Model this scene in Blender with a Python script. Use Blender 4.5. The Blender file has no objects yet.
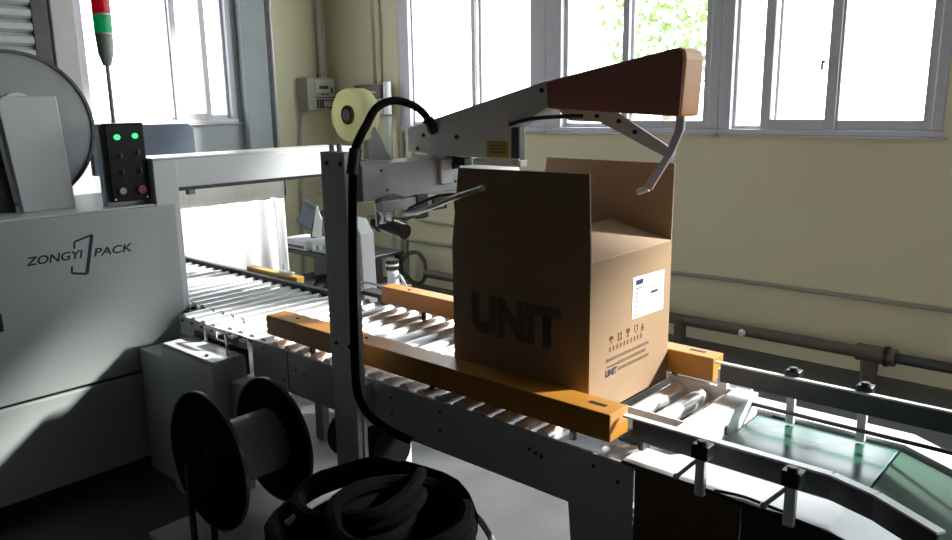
import bpy, bmesh, math, random
from mathutils import Vector, Matrix
random.seed(7)
C = bpy.context.scene.collection
PI = math.pi
ORG = {}

# ------------------------------------------------------------ materials
def mat(name, col, rough=.5, metal=0., var=.06, scale=12., bump=0., spec=.5, stretch=None, coat=0.):
    m = bpy.data.materials.new(name); m.use_nodes = True
    nt = m.node_tree; n = nt.nodes; l = nt.links
    b = n['Principled BSDF']
    tc = n.new('ShaderNodeTexCoord'); mp = n.new('ShaderNodeMapping')
    l.new(tc.outputs['Object'], mp.inputs[0])
    if stretch: mp.inputs['Scale'].default_value = stretch
    no = n.new('ShaderNodeTexNoise'); no.inputs['Scale'].default_value = scale; no.inputs['Detail'].default_value = 5
    l.new(mp.outputs[0], no.inputs[0])
    rp = n.new('ShaderNodeValToRGB')
    rp.color_ramp.elements[0].position = .3; rp.color_ramp.elements[1].position = .7
    rp.color_ramp.elements[0].color = (*[max(0, c*(1-var)) for c in col], 1)
    rp.color_ramp.elements[1].color = (*[min(1, c*(1+var)) for c in col], 1)
    l.new(no.outputs[0], rp.inputs[0]); l.new(rp.outputs[0], b.inputs['Base Color'])
    b.inputs['Roughness'].default_value = rough; b.inputs['Metallic'].default_value = metal
    b.inputs['Specular IOR Level'].default_value = spec
    b.inputs['Coat Weight'].default_value = coat
    if bump:
        bp_ = n.new('ShaderNodeBump'); bp_.inputs['Strength'].default_value = bump; bp_.inputs['Distance'].default_value = .01
        l.new(no.outputs[0], bp_.inputs['Height']); l.new(bp_.outputs[0], b.inputs['Normal'])
    return m
def emit(name, col, s):
    m = mat(name, col, .3)
    b = m.node_tree.nodes['Principled BSDF']
    b.inputs['Emission Color'].default_value = (*col, 1); b.inputs['Emission Strength'].default_value = s
    return m
M = {}
M['wall'] = mat('cream_wall_paint', (.80,.73,.49), .6, var=.05, scale=1.2)
M['floor'] = mat('worn_concrete', (.085,.085,.086), .55, var=.22, scale=3.5, bump=.15)
M['ceiling'] = mat('ceiling_paint', (.12,.12,.11), .8)
M['dark_wall'] = mat('far_hall_wall_paint', (.05,.05,.05), .8)
M['pvc'] = mat('window_pvc', (.62,.61,.66), .35, var=.03)
M['column'] = mat('column_paint', (.62,.58,.58), .6, var=.04, scale=2)
M['pilaster'] = mat('blue_grey_paint', (.36,.40,.42), .6, var=.08, scale=3)
M['shutter'] = mat('shutter_slats', (.52,.55,.56), .45, var=.05)
M['paint'] = mat('machine_grey_paint', (.42,.455,.46), .38, var=.04, scale=3)
M['arch'] = mat('machine_light_grey_paint', (.62,.64,.67), .38, var=.03, scale=3)
M['chassis'] = mat('conveyor_grey_paint', (.56,.56,.585), .4, var=.05, scale=5)
M['arm'] = mat('arm_grey_paint', (.78,.78,.82), .42, var=.05, scale=5)
M['lightmetal'] = mat('white_painted_steel', (.72,.73,.75), .3, var=.03)
M['steel'] = mat('brushed_stainless', (.62,.62,.62), .28, metal=1., var=.1, scale=30, stretch=(1,6,.3))
M['roller'] = mat('galvanised_roller', (.78,.78,.80), .33, metal=.6, var=.05, scale=40, stretch=(1,.2,1))
M['orange'] = mat('orange_guard_paint', (.50,.215,.03), .42, var=.07, scale=6)
M['cover'] = mat('orange_arm_cover_paint', (.62,.235,.03), .45, var=.07, scale=6)
M['covershade'] = mat('shaded_cover_orange', (.42,.17,.15), .45, var=.08, scale=5)  # darker, redder copy of the cover orange; its shade is put into the colour
M['yellow'] = mat('amber_guard_paint', (.66,.38,.07), .42, var=.07, scale=6)
M['black'] = mat('black_plastic', (.012,.012,.014), .4, var=.2)
M['rubber'] = mat('black_rubber', (.004,.004,.005), .9, var=.2, spec=.08)
M['blackpanel'] = mat('black_control_panel', (.004,.004,.006), .45, var=.1, spec=.2)
M['darkmetal'] = mat('dark_steel', (.05,.05,.055), .35, metal=.6, var=.2)
M['darkpaint'] = mat('dark_rail_coating', (.06,.06,.065), .45, var=.15)
M['bluegrey'] = mat('slate_blue_panel', (.09,.12,.17), .5, var=.05)
M['reel'] = mat('grey_reel_flange', (.30,.315,.33), .32, var=.07, scale=2.5)
M['card'] = mat('corrugated_cardboard', (.31,.20,.115), .75, var=.05, scale=6, stretch=(1,1,3))
M['cardin'] = mat('cardboard_inside', (.50,.35,.25), .8, var=.05, scale=8)
M['label'] = mat('white_label_paper', (.88,.88,.9), .5, var=.01)
M['ink'] = mat('navy_print_ink', (.018,.022,.06), .6, var=.05)
M['frontink'] = mat('shade_softened_print', (.10,.075,.06), .7, var=.05)  # navy ink paled toward the card, imitating how deep shade hides it
M['redink'] = mat('dark_red_print_ink', (.09,.02,.015), .6, var=.05)
M['greyink'] = mat('grey_print_ink', (.08,.065,.055), .6, var=.05)
M['logo'] = mat('navy_logo_vinyl', (.006,.008,.035), .5, var=.05)
M['tape'] = mat('pale_yellow_tape', (.86,.84,.60), .3, var=.03, scale=3, coat=.3)
M['film'] = mat('crinkled_tape_film', (.92,.92,.88), .25, var=.12, scale=90, bump=.8)
M['core'] = mat('cardboard_core', (.30,.20,.12), .7)
M['belt2'] = mat('shade_darkened_matte_belt', (.02,.075,.045), .55, var=.12, scale=4, spec=.2)  # second, matte belt; its green is darkened to hold the shade there
M['belt'] = mat('green_pvc_belt', (.03,.11,.085), .2, var=.08, scale=4, spec=1., coat=.0)
M['brown'] = mat('rust_brown_panel', (.11,.06,.03), .5, var=.15)
M['gold'] = mat('brass_nameplate', (.45,.32,.08), .4, metal=.5)
M['strap'] = mat('grey_strapping_band', (.26,.26,.27), .45, var=.15, scale=40, stretch=(.3,5,.3))
M['red'] = mat('red_lens', (.85,.02,.06), .2)
M['greenlens'] = mat('green_lens', (.03,.55,.28), .2)
for k_, c_ in (('red', (1,.05,.1,1)), ('greenlens', (.05,.9,.45,1))):
    nt_ = M[k_].node_tree; tr_ = nt_.nodes.new('ShaderNodeBsdfTranslucent'); tr_.inputs[0].default_value = c_
    mx_ = nt_.nodes.new('ShaderNodeMixShader'); mx_.inputs[0].default_value = .5
    nt_.links.new(nt_.nodes['Principled BSDF'].outputs[0], mx_.inputs[1]); nt_.links.new(tr_.outputs[0], mx_.inputs[2]); nt_.links.new(mx_.outputs[0], nt_.nodes['Material Output'].inputs[0])
M['beacon'] = mat('beacon_grey', (.30,.33,.30), .5)
M['led'] = emit('green_indicator', (.03,.8,.20), 1.3)
M['redbutton'] = mat('red_button', (.28,.03,.03), .4)
M['whitebtn'] = mat('grey_button', (.35,.36,.36), .4)
M['pipe'] = mat('brown_pipe_paint', (.13,.10,.075), .5, var=.15)
M['conduit'] = mat('grey_conduit', (.38,.36,.30), .5, var=.06)
M['conduitlt'] = mat('pale_conduit', (.6,.6,.56), .5, var=.06)
M['beige'] = mat('beige_appliance', (.46,.44,.38), .5, var=.04)
M['foliage'] = mat('leaf_green', (.16,.24,.06), .6, var=.3)
M['bark'] = mat('bark', (.2,.15,.1), .8, var=.3)
M['ground'] = mat('yard_concrete', (.55,.54,.5), .8, var=.08, scale=.6)
M['building'] = mat('pale_render', (.66,.64,.6), .8)

def curtain_mat():
    m = mat('white_plastic_sheet', (.93,.94,.95), .45, var=.02)
    nt = m.node_tree; n = nt.nodes; l = nt.links
    tr = n.new('ShaderNodeBsdfTranslucent'); tr.inputs[0].default_value = (.85,.87,.9,1)
    mx = n.new('ShaderNodeMixShader'); mx.inputs[0].default_value = .25
    l.new(n['Principled BSDF'].outputs[0], mx.inputs[1]); l.new(tr.outputs[0], mx.inputs[2])
    l.new(mx.outputs[0], n['Material Output'].inputs[0]); return m
M['sheet'] = curtain_mat()
nt_ = M['tape'].node_tree; tr_ = nt_.nodes.new('ShaderNodeBsdfTranslucent'); tr_.inputs[0].default_value = (.97,.95,.68,1)
mx_ = nt_.nodes.new('ShaderNodeMixShader'); mx_.inputs[0].default_value = .7
nt_.links.new(nt_.nodes['Principled BSDF'].outputs[0], mx_.inputs[1]); nt_.links.new(tr_.outputs[0], mx_.inputs[2]); nt_.links.new(mx_.outputs[0], nt_.nodes['Material Output'].inputs[0])
def glass_mat():
    m = bpy.data.materials.new('window_glass'); m.use_nodes = True
    nt = m.node_tree; n = nt.nodes; l = nt.links
    n.remove(n['Principled BSDF'])
    t = n.new('ShaderNodeBsdfTransparent'); t.inputs[0].default_value = (.96,.98,.98,1)
    g = n.new('ShaderNodeBsdfGlossy'); g.inputs['Roughness'].default_value = .02
    mx = n.new('ShaderNodeMixShader'); mx.inputs[0].default_value = .05
    l.new(t.outputs[0], mx.inputs[1]); l.new(g.outputs[0], mx.inputs[2])
    l.new(mx.outputs[0], n['Material Output'].inputs[0]); return m
M['glass'] = glass_mat()
def leftwall_mat():
    m = mat('two_tone_wall_paint', (.5,.5,.5), .6)
    nt = m.node_tree; n = nt.nodes; l = nt.links; b = n['Principled BSDF']
    g = n.new('ShaderNodeNewGeometry'); s = n.new('ShaderNodeSeparateXYZ'); l.new(g.outputs['Position'], s.inputs[0])
    c = n.new('ShaderNodeMath'); c.operation = 'GREATER_THAN'; c.inputs[1].default_value = 4.12; l.new(s.outputs[1], c.inputs[0])
    mx = n.new('ShaderNodeMixRGB'); mx.inputs[1].default_value = (.40,.43,.44,1); mx.inputs[2].default_value = (.76,.72,.50,1)
    l.new(c.outputs[0], mx.inputs[0]); l.new(mx.outputs[0], b.inputs['Base Color']); return m
M['wall_left'] = leftwall_mat()

# ------------------------------------------------------------ geometry helpers
class MB:
    def __init__(s): s.bm = bmesh.new(); s.smooth = False
    def box(s, x0, x1, y0, y1, z0, z1, rot=None):
        M4 = Matrix.Translation(((x0+x1)/2, (y0+y1)/2, (z0+z1)/2))
        if rot is not None: M4 = M4 @ rot
        M4 = M4 @ Matrix.Diagonal((abs(x1-x0), abs(y1-y0), abs(z1-z0), 1))
        bmesh.ops.create_cube(s.bm, size=1, matrix=M4); return s
    def cyl(s, a, b, r, seg=20, r2=None, cap=True):
        a = Vector(a); b = Vector(b); d = b-a
        q = d.to_track_quat('Z', 'Y').to_matrix().to_4x4()
        bmesh.ops.create_cone(s.bm, cap_ends=cap, segments=seg, radius1=r, radius2=r if r2 is None else r2, depth=d.length, matrix=Matrix.Translation((a+b)/2) @ q)
        s.smooth = True; return s
    def ring(s, c, axis, r0, r1, w, seg=48):
        # annular solid: centre c, unit axis, inner r0, outer r1, width w
        c = Vector(c); ax = Vector(axis).normalized(); u = ax.orthogonal().normalized(); v = ax.cross(u)
        vs = []
        for i in range(seg):
            d = u*math.cos(2*PI*i/seg)+v*math.sin(2*PI*i/seg)
            vs.append([s.bm.verts.new(c+d*r+ax*h) for r, h in ((r0,-w/2),(r1,-w/2),(r1,w/2),(r0,w/2))])
        for i in range(seg):
            A = vs[i]; B = vs[(i+1) % seg]
            for k in range(4):
                s.bm.faces.new((A[k], B[k], B[(k+1) % 4], A[(k+1) % 4]))
        s.smooth = True; return s
    def tube(s, pts, r, seg=10, sub=6, close=False):
        P = [Vector(p) for p in pts]; out = []
        n = len(P)
        rng = range(n if close else n-1)
        for i in rng:
            p0 = P[(i-1) % n] if (close or i > 0) else P[0]; p1 = P[i]; p2 = P[(i+1) % n]
            p3 = P[(i+2) % n] if (close or i+2 < n) else P[-1]
            for k in range(sub):
                t = k/sub
                out.append(.5*((2*p1)+(-p0+p2)*t+(2*p0-5*p1+4*p2-p3)*t*t+(-p0+3*p1-3*p2+p3)*t**3))
        if not close: out.append(P[-1])
        rings = []; m = len(out); up = None
        for i, p in enumerate(out):
            a = out[(i-1) % m] if (close or i > 0) else out[0]; b = out[(i+1) % m] if (close or i < m-1) else out[-1]
            t = (b-a).normalized()
            if up is None: up = t.orthogonal().normalized()
            up = (up-t*up.dot(t)).normalized(); w = t.cross(up)
            rings.append([s.bm.verts.new(p+(up*math.cos(2*PI*k/seg)+w*math.sin(2*PI*k/seg))*r) for k in range(seg)])
        for i in range(m if close else m-1):
            A = rings[i]; B = rings[(i+1) % m]
            for k in range(seg): s.bm.faces.new((A[k], A[(k+1) % seg], B[(k+1) % seg], B[k]))
        if not close: s.bm.faces.new(rings[0][::-1]); s.bm.faces.new(rings[-1])
        s.smooth = True; return s
    def prism(s, pts, v):
        v = Vector(v); A = [s.bm.verts.new(p) for p in pts]; B = [s.bm.verts.new(Vector(p)+v) for p in pts]
        s.bm.faces.new(A); s.bm.faces.new(B[::-1]); n = len(A)
        for i in range(n): s.bm.faces.new((A[i], B[i], B[(i+1) % n], A[(i+1) % n]))
        return s
    def sphere(s, c, r, sub=2):
        bmesh.ops.create_icosphere(s.bm, subdivisions=sub, radius=r, matrix=Matrix.Translation(c)); s.smooth = True; return s
    def build(s, name, m, parent=None, bev=0.):
        bm = s.bm; bmesh.ops.recalc_face_normals(bm, faces=bm.faces)
        xs = [v.co for v in bm.verts]
        o3 = Vector(((min(v.x for v in xs)+max(v.x for v in xs))/2, (min(v.y for v in xs)+max(v.y for v in xs))/2, min(v.z for v in xs)))
        bmesh.ops.translate(bm, verts=bm.verts, vec=-o3)
        me = bpy.data.meshes.new(name)
        if s.smooth:
            for f in bm.faces: f.smooth = len(f.verts) <= 4
            for e in bm.edges:
                if len(e.link_faces) == 2 and e.calc_face_angle(0) > .6: e.smooth = False
        bm.to_mesh(me); bm.free()
        me.materials.append(M[m] if isinstance(m, str) else m)
        o = bpy.data.objects.new(name, me); C.objects.link(o)
        place(o, o3, parent)
        if bev:
            b = o.modifiers.new('bevel', 'BEVEL'); b.width = bev; b.segments = 2; b.limit_method = 'ANGLE'; b.angle_limit = .7
        return o
def place(o, w, parent=None):
    w = Vector(w); ORG[o.name] = w.copy()
    if parent is not None:
        o.parent = parent; o.location = w-ORG[parent.name]
    else: o.location = w
def thing(name, loc, label, cat, group=None):
    o = bpy.data.objects.new(name, None); C.objects.link(o); o.empty_display_size = .1
    place(o, loc); return tag(o, label, cat, group)
def tag(o, label, cat, group=None):
    o['label'] = label; o['category'] = cat
    if group: o['group'] = group
    return o
def st(o): o['kind'] = 'structure'; return o
def dup(o, d, parent=None):
    c = o.copy(); C.objects.link(c); p = parent or o.parent
    place(c, ORG[o.name]+Vector(d), p); return c
def text(name, s, m, parent, origin, ux, uy, h, width=None, shear=0., ext=.0006, bold=0.):
    cu = bpy.data.curves.new('lettering', 'FONT'); cu.body = s; cu.size = 1; cu.shear = shear; cu.extrude = 0; cu.offset = bold
    to = bpy.data.objects.new('lettering', cu); C.objects.link(to)
    dg = bpy.context.evaluated_depsgraph_get(); me = bpy.data.meshes.new_from_object(to.evaluated_get(dg))
    bpy.data.objects.remove(to); bpy.data.curves.remove(cu)
    xs = [v.co.x for v in me.vertices]; ys = [v.co.y for v in me.vertices]
    sy = h/(max(ys)-min(ys)); sx = sy if width is None else width/(max(xs)-min(xs)); x0 = min(xs); y0 = min(ys)
    ux = Vector(ux); uy = Vector(uy); nn = ux.cross(uy)
    for v in me.vertices: v.co = ux*((v.co.x-x0)*sx)+uy*((v.co.y-y0)*sy)+nn*ext
    me.materials.clear(); me.materials.append(M[m])
    o = bpy.data.objects.new(name, me); C.objects.link(o); place(o, origin, parent); return o
def bolts(parent, pts, ax, r=.006, h=.004, m='darkmetal', name='bolt'):
    a = Vector(ax); first = None; p0 = None
    for p in pts:
        p = Vector(p)
        if first is None: first = MB().cyl(p, p+a*h, r, 10).build(name, m, parent); p0 = p
        else: dup(first, p-p0)

# ------------------------------------------------------------ room shell
XW, YW = -6.18, 4.8
XR, YN, ZC = 3.4, -2.6, 3.9
def wall_with_holes(axis, pos, th, a0, a1, holes):
    mb = MB()
    def bx(u0, u1, z0, z1):
        if u1-u0 < 1e-4 or z1-z0 < 1e-4: return
        if axis == 'y': mb.box(u0, u1, pos, pos+th, z0, z1)
        else: mb.box(pos, pos+th, u0, u1, z0, z1)
    u = a0
    for (h0, h1, z0, z1) in sorted(holes):
        bx(u, h0, 0, ZC); bx(h0, h1, 0, z0); bx(h0, h1, z1, ZC); u = h1
    bx(u, a1, 0, ZC); return mb
TOP = 3.5
backholes = [(-5.17, -3.57, 1.385, TOP), (-3.57, -2.2, 1.385, TOP), (-2.2, -.93, 1.385, TOP), (-.55, 2.1, 1.385, TOP), (2.35, 3.3, 1.385, TOP)]
st(wall_with_holes('y', YW, .24, XW-.24, XR+.2, backholes).build('wall_back', 'wall'))
st(wall_with_holes('x', XW, -.24, YN, YW, [(2.50, 3.80, 1.47, TOP)]).build('wall_left', 'wall_left'))
st(wall_with_holes('x', XR, .2, YN, YW, [(3.2, 4.7, .9, 3.1)]).build('wall_right', 'dark_wall'))
st(MB().box(XW-.24, XR+.2, YN-.2, YN, 0, ZC).build('wall_near', 'dark_wall'))
st(MB().box(XW-.24, XR+.2, YN-.2, YW+.24, -.2, 0).build('floor', 'floor'))
st(MB().box(XW-.24, XR+.2, YN-.2, YW+.24, ZC, ZC+.2).build('ceiling', 'ceiling'))
st(MB().box(-30, 30, -14, 45, -.4, -.2).build('ground_outside', 'ground'))
# column and pilaster on the left wall
st(MB().box(XW, XW+.02, 2.30, 2.495, 0, ZC).box(XW, XW+.06, 2.32, 2.49, 0, ZC).build('trim_1', 'column', bev=.01))
st(MB().box(XW, XW+.10, 3.84, 4.08, 0, ZC).build('trim_2', 'pilaster', bev=.01))

def window(name, axis, pos, u0, u1, z0, z1, frame, sash, panes, depth=.09, post_l=.1, post_r=.1):
    """outer frame with posts, sashes (u0,u1,offset) and panes"""
    root = bpy.data.objects.new(name, None); C.objects.link(root); st(root)
    place(root, (pos, u0, z0) if axis == 'x' else (u0, pos, z0))
    sgn = 1 if axis == 'y' else -1
    def B(mb, a0, a1, d0, d1, b0, b1):
        if axis == 'y': mb.box(a0, a1, pos+d0, pos+d1, b0, b1)
        else: mb.box(pos-d1, pos-d0, a0, a1, b0, b1)
    mb = MB(); t = frame
    B(mb, u0, u1, -.008, depth, z0, z0+t); B(mb, u0, u1, .0, depth, z1-t, z1)
    B(mb, u0, u0+post_l, .0, depth, z0+t, z1-t); B(mb, u1-post_r, u1, .0, depth, z0+t, z1-t)
    mb.build('window_frame', 'pvc', root, bev=.006)
    for (a0, a1, off, w) in sash:
        mb = MB(); b0 = z0+t; b1 = z1-t
        B(mb, a0, a0+w, off, off+.035, b0, b1); B(mb, a1-w, a1, off, off+.035, b0, b1)
        B(mb, a0+w, a1-w, off, off+.035, b0, b0+w); B(mb, a0+w, a1-w, off, off+.035, b1-w, b1)
        so = mb.build('sash', 'pvc', root, bev=.004)
        g = MB(); B(g, a0+w, a1-w, off+.015, off+.02, b0+w, b1-w); g.build('pane', 'glass', so)
    mb = MB(); B(mb, u0-.02, u1+.02, -.03, 0, z0-.012, z0-.001); mb.build('window_sill', 'column', root, bev=.003)
    return root
window('window_2', 'y', YW, -5.17, -3.57, 1.385, TOP, .035, [(-5.06, -4.24, .045, .035), (-4.32, -3.68, .008, .04)], 0, post_l=.13, post_r=.12)
window('window_3', 'y', YW, -3.57, -2.2, 1.385, TOP, .035, [(-3.43, -2.85, .045, .03), (-2.92, -2.26, .008, .05)], 0, post_l=.14, post_r=.07)
w4 = window('window_4', 'y', YW, -2.2, -.93, 1.385, TOP, .035, [(-2.12, -1.84, .045, .02), (-1.93, -1.49, .008, .06), (-1.53, -.98, .02, .055)], 0, post_l=.08, post_r=.06)
MB().box(-1.585, -1.565, 4.79, 4.81, 1.80, 1.815).box(-1.58, -1.57, 4.775, 4.80, 1.76, 1.815).build('window_latch', 'darkmetal', w4, bev=.002)
window('window_5', 'y', YW, -.55, 2.1, 1.385, TOP, .035, [(-.47, .82, .045, .05), (.78, 2.02, .008, .05)], 0)
window('window_6', 'y', YW, 2.35, 3.3, 1.385, TOP, .035, [(2.43, 3.22, .045, .05)], 0)
window('window_1', 'x', XW, 2.50, 3.80, 1.47, TOP, .035, [(2.56, 3.26, .045, .02), (3.25, 3.56, .008, .05), (3.53, 3.76, .045, .035)], 0, post_l=.06, post_r=.05)
window('unseen_fill_window', 'x', XR+.2, 3.2, 4.7, .9, 3.1, .05, [(3.3, 3.97, .045, .05), (3.93, 4.6, .008, .05)], 0)  # out-of-view window, added and sized to throw fill light on the back wall
# roller shutter door, upper left
d1 = bpy.data.objects.new('door_1', None); C.objects.link(d1); st(d1); place(d1, (XW, 1.2, 0))
mb = MB()
for k in range(36):
    z = .02+k*.092
    mb.prism([(XW+.03, -.1, z), (XW+.065, -.1, z+.02), (XW+.065, -.1, z+.06), (XW+.03, -.1, z+.088)], (0, 2.29, 0))
mb.build('shutter_slats', 'shutter', d1)
MB().box(XW, XW+.07, 2.19, 2.295, 0, 3.4).build('guide_rail', 'darkpaint', d1, bev=.004)

# pipes and conduits on the walls
tag(MB().tube([(-5.1,YW-.02,.40),(-4.5,YW-.02,.40),(-2.0,YW-.02,.452),(-1.4,YW-.02,.452),(2.2,YW-.02,.452)], .014, 8, 4).build('wall_conduit', 'conduit'),
    'thin grey conduit running low along the cream wall to the right of the carton', 'conduit')
tag(MB().tube([(-5.14,YW-.02,1.36),(-5.14,YW-.02,.9),(-5.14,YW-.02,.03)], .014, 8, 2).build('drop_conduit', 'conduit'),
    'vertical grey conduit dropping to the floor behind the folding arm beam', 'conduit')
tag(MB().tube([(-5.0,YW-.02,1.30),(-5.0,YW-.02,.72),(-4.95,YW-.02,.60),(-4.4,YW-.02,.58),(-3.2,YW-.02,.58),(-3.15,YW-.02,.5),(-3.15,YW-.02,.02)], .012, 8, 4).build('bent_conduit', 'conduit'),
    'thin conduit bending along the wall left of the dark carton flap', 'conduit')
pr = thing('floor_pipe', (-2.0, 4.6, 0), 'brown pipe low along the cream wall standing on a short foot', 'pipe')
MB().cyl((-4.7,4.6,.17),(-1.12,4.6,.185), .036, 16).build('pipe_run', 'pipe', pr)
MB().cyl((-1.02,4.6,.185),(2.6,4.6,.185), .03, 16).build('pipe_run', 'darkpaint', pr)
MB().cyl((-1.2,4.6,.185),(-1.0,4.6,.185), .05, 16).cyl((-1.13,4.6,.15),(-1.13,4.6,0), .05, 16, .04).build('pipe_tee', 'pipe', pr)
MB().cyl((-2.3,4.6,.17),(-2.3,4.6,0), .04, 14).cyl((-2.3,4.6,.17),(-2.3,4.6,.2), .05, 14).build('pipe_foot', 'pipe', pr)
MB().cyl((-1.055,4.6,.185),(-1.035,4.6,.185), .058, 16).build('pipe_clamp', 'black', pr)
MB().cyl((-1.86,4.56,.18),(-1.86,4.53,.18), .025, 6, .015).build('paper_tag', 'label', pr)

# ---- wall mounted boxes near the corner
eb = thing('meter_box', (XW+.07, 4.6, 1.52), 'beige wall box with small dark switches in the room corner', 'electrical box')
MB().box(XW+.005, XW+.16, 4.44, 4.76, 1.56, 1.86).build('housing', 'beige', eb, bev=.008)
MB().box(XW+.16, XW+.168, 4.53, 4.74, 1.72, 1.84).build('front_panel', 'conduitlt', eb, bev=.003)
MB().box(XW+.168, XW+.176, 4.57, 4.67, 1.755, 1.785).build('display', 'darkpaint', eb, bev=.002)
for q_ in ((4.60,4.62,1.70,1.715),(4.65,4.67,1.70,1.715),(4.70,4.72,1.72,1.77)): MB().box(XW+.168, XW+.176, *q_).build('switch', 'darkpaint', eb)
mb = MB()
for k in range(3): mb.box(XW+.16, XW+.175, 4.54+k*.03, 4.55+k*.03, 1.58, 1.66)
mb.box(XW+.16, XW+.172, 4.62, 4.74, 1.58, 1.592).box(XW+.16, XW+.172, 4.62, 4.74, 1.645, 1.657).box(XW+.16, XW+.172, 4.53, 4.75, 1.675, 1.682)
mb.build('vent_grille', 'darkpaint', eb)
tag(MB().cyl((XW+.05,4.70,1.87),(XW+.05,4.70,3.85), .028, 12).build('corner_pipe', 'conduitlt'), 'pale vertical pipe rising from the beige wall box in the corner', 'pipe')
tag(MB().tube([(XW+.04,4.50,1.55),(XW+.04,4.44,1.45),(XW+.04,4.40,.9),(XW+.04,4.38,.02)], .013, 8, 4).build('hanging_conduit', 'conduitlt'), 'pale thin conduit running down below the beige wall box', 'conduit')
tag(MB().cyl((XW+.12,4.12,.01),(XW+.12,4.12,3.88), .018, 10).build('standing_pipe', 'conduitlt'), 'slim pale pipe against the dark edge of the grey pilaster', 'pipe')
tag(MB().box(XW, XW+.05, 4.085, 4.15, 0.01, 3.88).build('cable_trunking', 'darkpaint'), 'dark vertical trunking strip beside the grey pilaster', 'trunking')
sb = thing('switch_box', (-5.4, 4.72, 1.5), 'brown and grey switch box on the back wall behind the black hose', 'electrical box')
MB().box(-5.62, -5.27, 4.66, 4.795, 1.66, 1.78).build('upper_housing', 'pipe', sb, bev=.006)
MB().box(-5.62, -5.27, 4.68, 4.795, 1.52, 1.655).build('lower_housing', 'pvc', sb, bev=.006)
MB().tube([(-5.5,4.655,1.75),(-5.4,4.655,1.72),(-5.32,4.655,1.71)], .006, 6, 3).build('cable', 'label', sb)
tag(MB().cyl((-5.42,4.74,1.79),(-5.42,4.74,3.85), .015, 10).build('box_conduit', 'conduit'), 'thin vertical conduit rising from the brown switch box', 'conduit')
tag(MB().cyl((-5.22,4.70,1.52),(-5.22,4.70,1.80), .035, 14).build('lamp_tube', 'label'), 'short white vertical tube beside the brown switch box', 'tube')
tag(MB().cyl((-5.24,4.72,1.50),(-5.24,4.72,.03), .03, 12).build('white_drop_pipe', 'conduitlt'), 'pale pipe below the short white tube left of the windows', 'pipe')

# ------------------------------------------------------------ strapping machine
X0 = -3.2
sm = thing('strapping_machine', (-3.55, 1.4, 0), 'grey strapping machine with navy lettering on its cabinet and an arch over the rollers', 'strapping machine')
cab = MB().box(-3.9, X0, .35, 1.63, .497, 1.195).build('cabinet', 'paint', sm, bev=.006)
MB().box(-3.9, X0, .35, 1.63, .10, .485).build('lower_door', 'paint', sm, bev=.006)
MB().box(-3.88, X0-.02, .37, 1.61, .04, .51).build('plinth', 'black', sm)
MB().box(-3.88, -3.21, .36, 1.625, 1.1955, 1.203).build('top_plate', 'lightmetal', sm, bev=.002)
for q_ in ((-3.3,.9),(-3.3,1.55),(-3.8,.9),(-3.8,1.55)): MB().cyl((*q_,0),(*q_,.05), .03).build('foot', 'black', sm)
T = text('lettering', 'ZONGYI', 'logo', cab, (X0, 1.012, 1.020), (0,1,0), (0,0,1), .034, .212, shear=.2, bold=.025)
T2 = text('lettering', 'PACK', 'logo', cab, (X0, 1.264, 1.018), (0,1,0), (0,0,1), .034, .160, shear=.2, bold=.025)
mb = MB()
def stroke(a, b, w):
    a = Vector(a); b = Vector(b); d = (b-a).normalized(); p = Vector((0, -d.z, d.y))*w/2
    mb.prism([a+p, b+p, b-p, a-p], (.0008, 0, 0))
q = [(X0, 1.193, 1.062), (X0, 1.196, 1.089), (X0, 1.266, 1.108), (X0, 1.229, .954), (X0, 1.172, .966), (X0, 1.176, .994)]
stroke(q[0], q[1], .008); stroke(q[1], q[2], .008); stroke(q[2], q[3], .014); stroke(q[3], q[4], .009); stroke(q[4], q[5], .008)
mb.build('emblem', 'logo', cab)
MB().box(X0, X0+.012, .80, .905, .79, .86).build('warning_plate', 'black', cab, bev=.004)
# arch
MB().box(-3.42, -3.215, 1.55, 2.64, 1.262, 1.386).build('arch_beam', 'arch', sm, bev=.004)
MB().box(-3.42, -3.205, 1.548, 1.655, .02, 1.385).build('arch_leg', 'arch', sm, bev=.004)
MB().box(-3.31, -3.216, 2.53, 2.64, .02, 1.262).build('arch_leg', 'arch', sm, bev=.004)
MB().box(-3.44, -3.214, 1.55, 2.63, 1.3865, 1.394).build('arch_cap', 'lightmetal', sm, bev=.002)
MB().box(-3.40, -3.23, 1.66, 2.44, 1.245, 1.262).build('strap_channel', 'darkmetal', sm)
# control box
cb = MB().box(-3.285, -3.245, 1.382, 1.545, 1.222, 1.543).build('control_box', 'blackpanel', sm, bev=.006)
for dy, dz, mm, rr in ((.047,.265,'led',.011),(.122,.268,'led',.0105),(.047,.045,'whitebtn',.014),(.128,.045,'redbutton',.018)):
    MB().cyl((-3.246,1.382+dy-.003,1.222+dz),(-3.232,1.382+dy-.003,1.222+dz), rr, 16).build('indicator' if mm == 'led' else 'push_button', mm, cb)
for dy, dz in ((.05,.19),(.125,.20),(.052,.12),(.128,.125)):
    MB().cyl((-3.246,1.382+dy,1.222+dz),(-3.24,1.382+dy,1.222+dz), .012, 14).box(-3.24, -3.23, 1.382+dy-.003, 1.382+dy+.003, 1.222+dz-.01, 1.222+dz+.01).build('selector_switch', 'darkmetal', cb)
bolts(cb, [(-3.245,1.396,1.233),(-3.245,1.531,1.233)], (1,0,0), .004, .003, 'steel', 'screw')
MB().box(-3.33, -3.286, 1.375, 1.54, 1.203, 1.54).build('control_stand', 'arch', sm, bev=.004)
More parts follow.
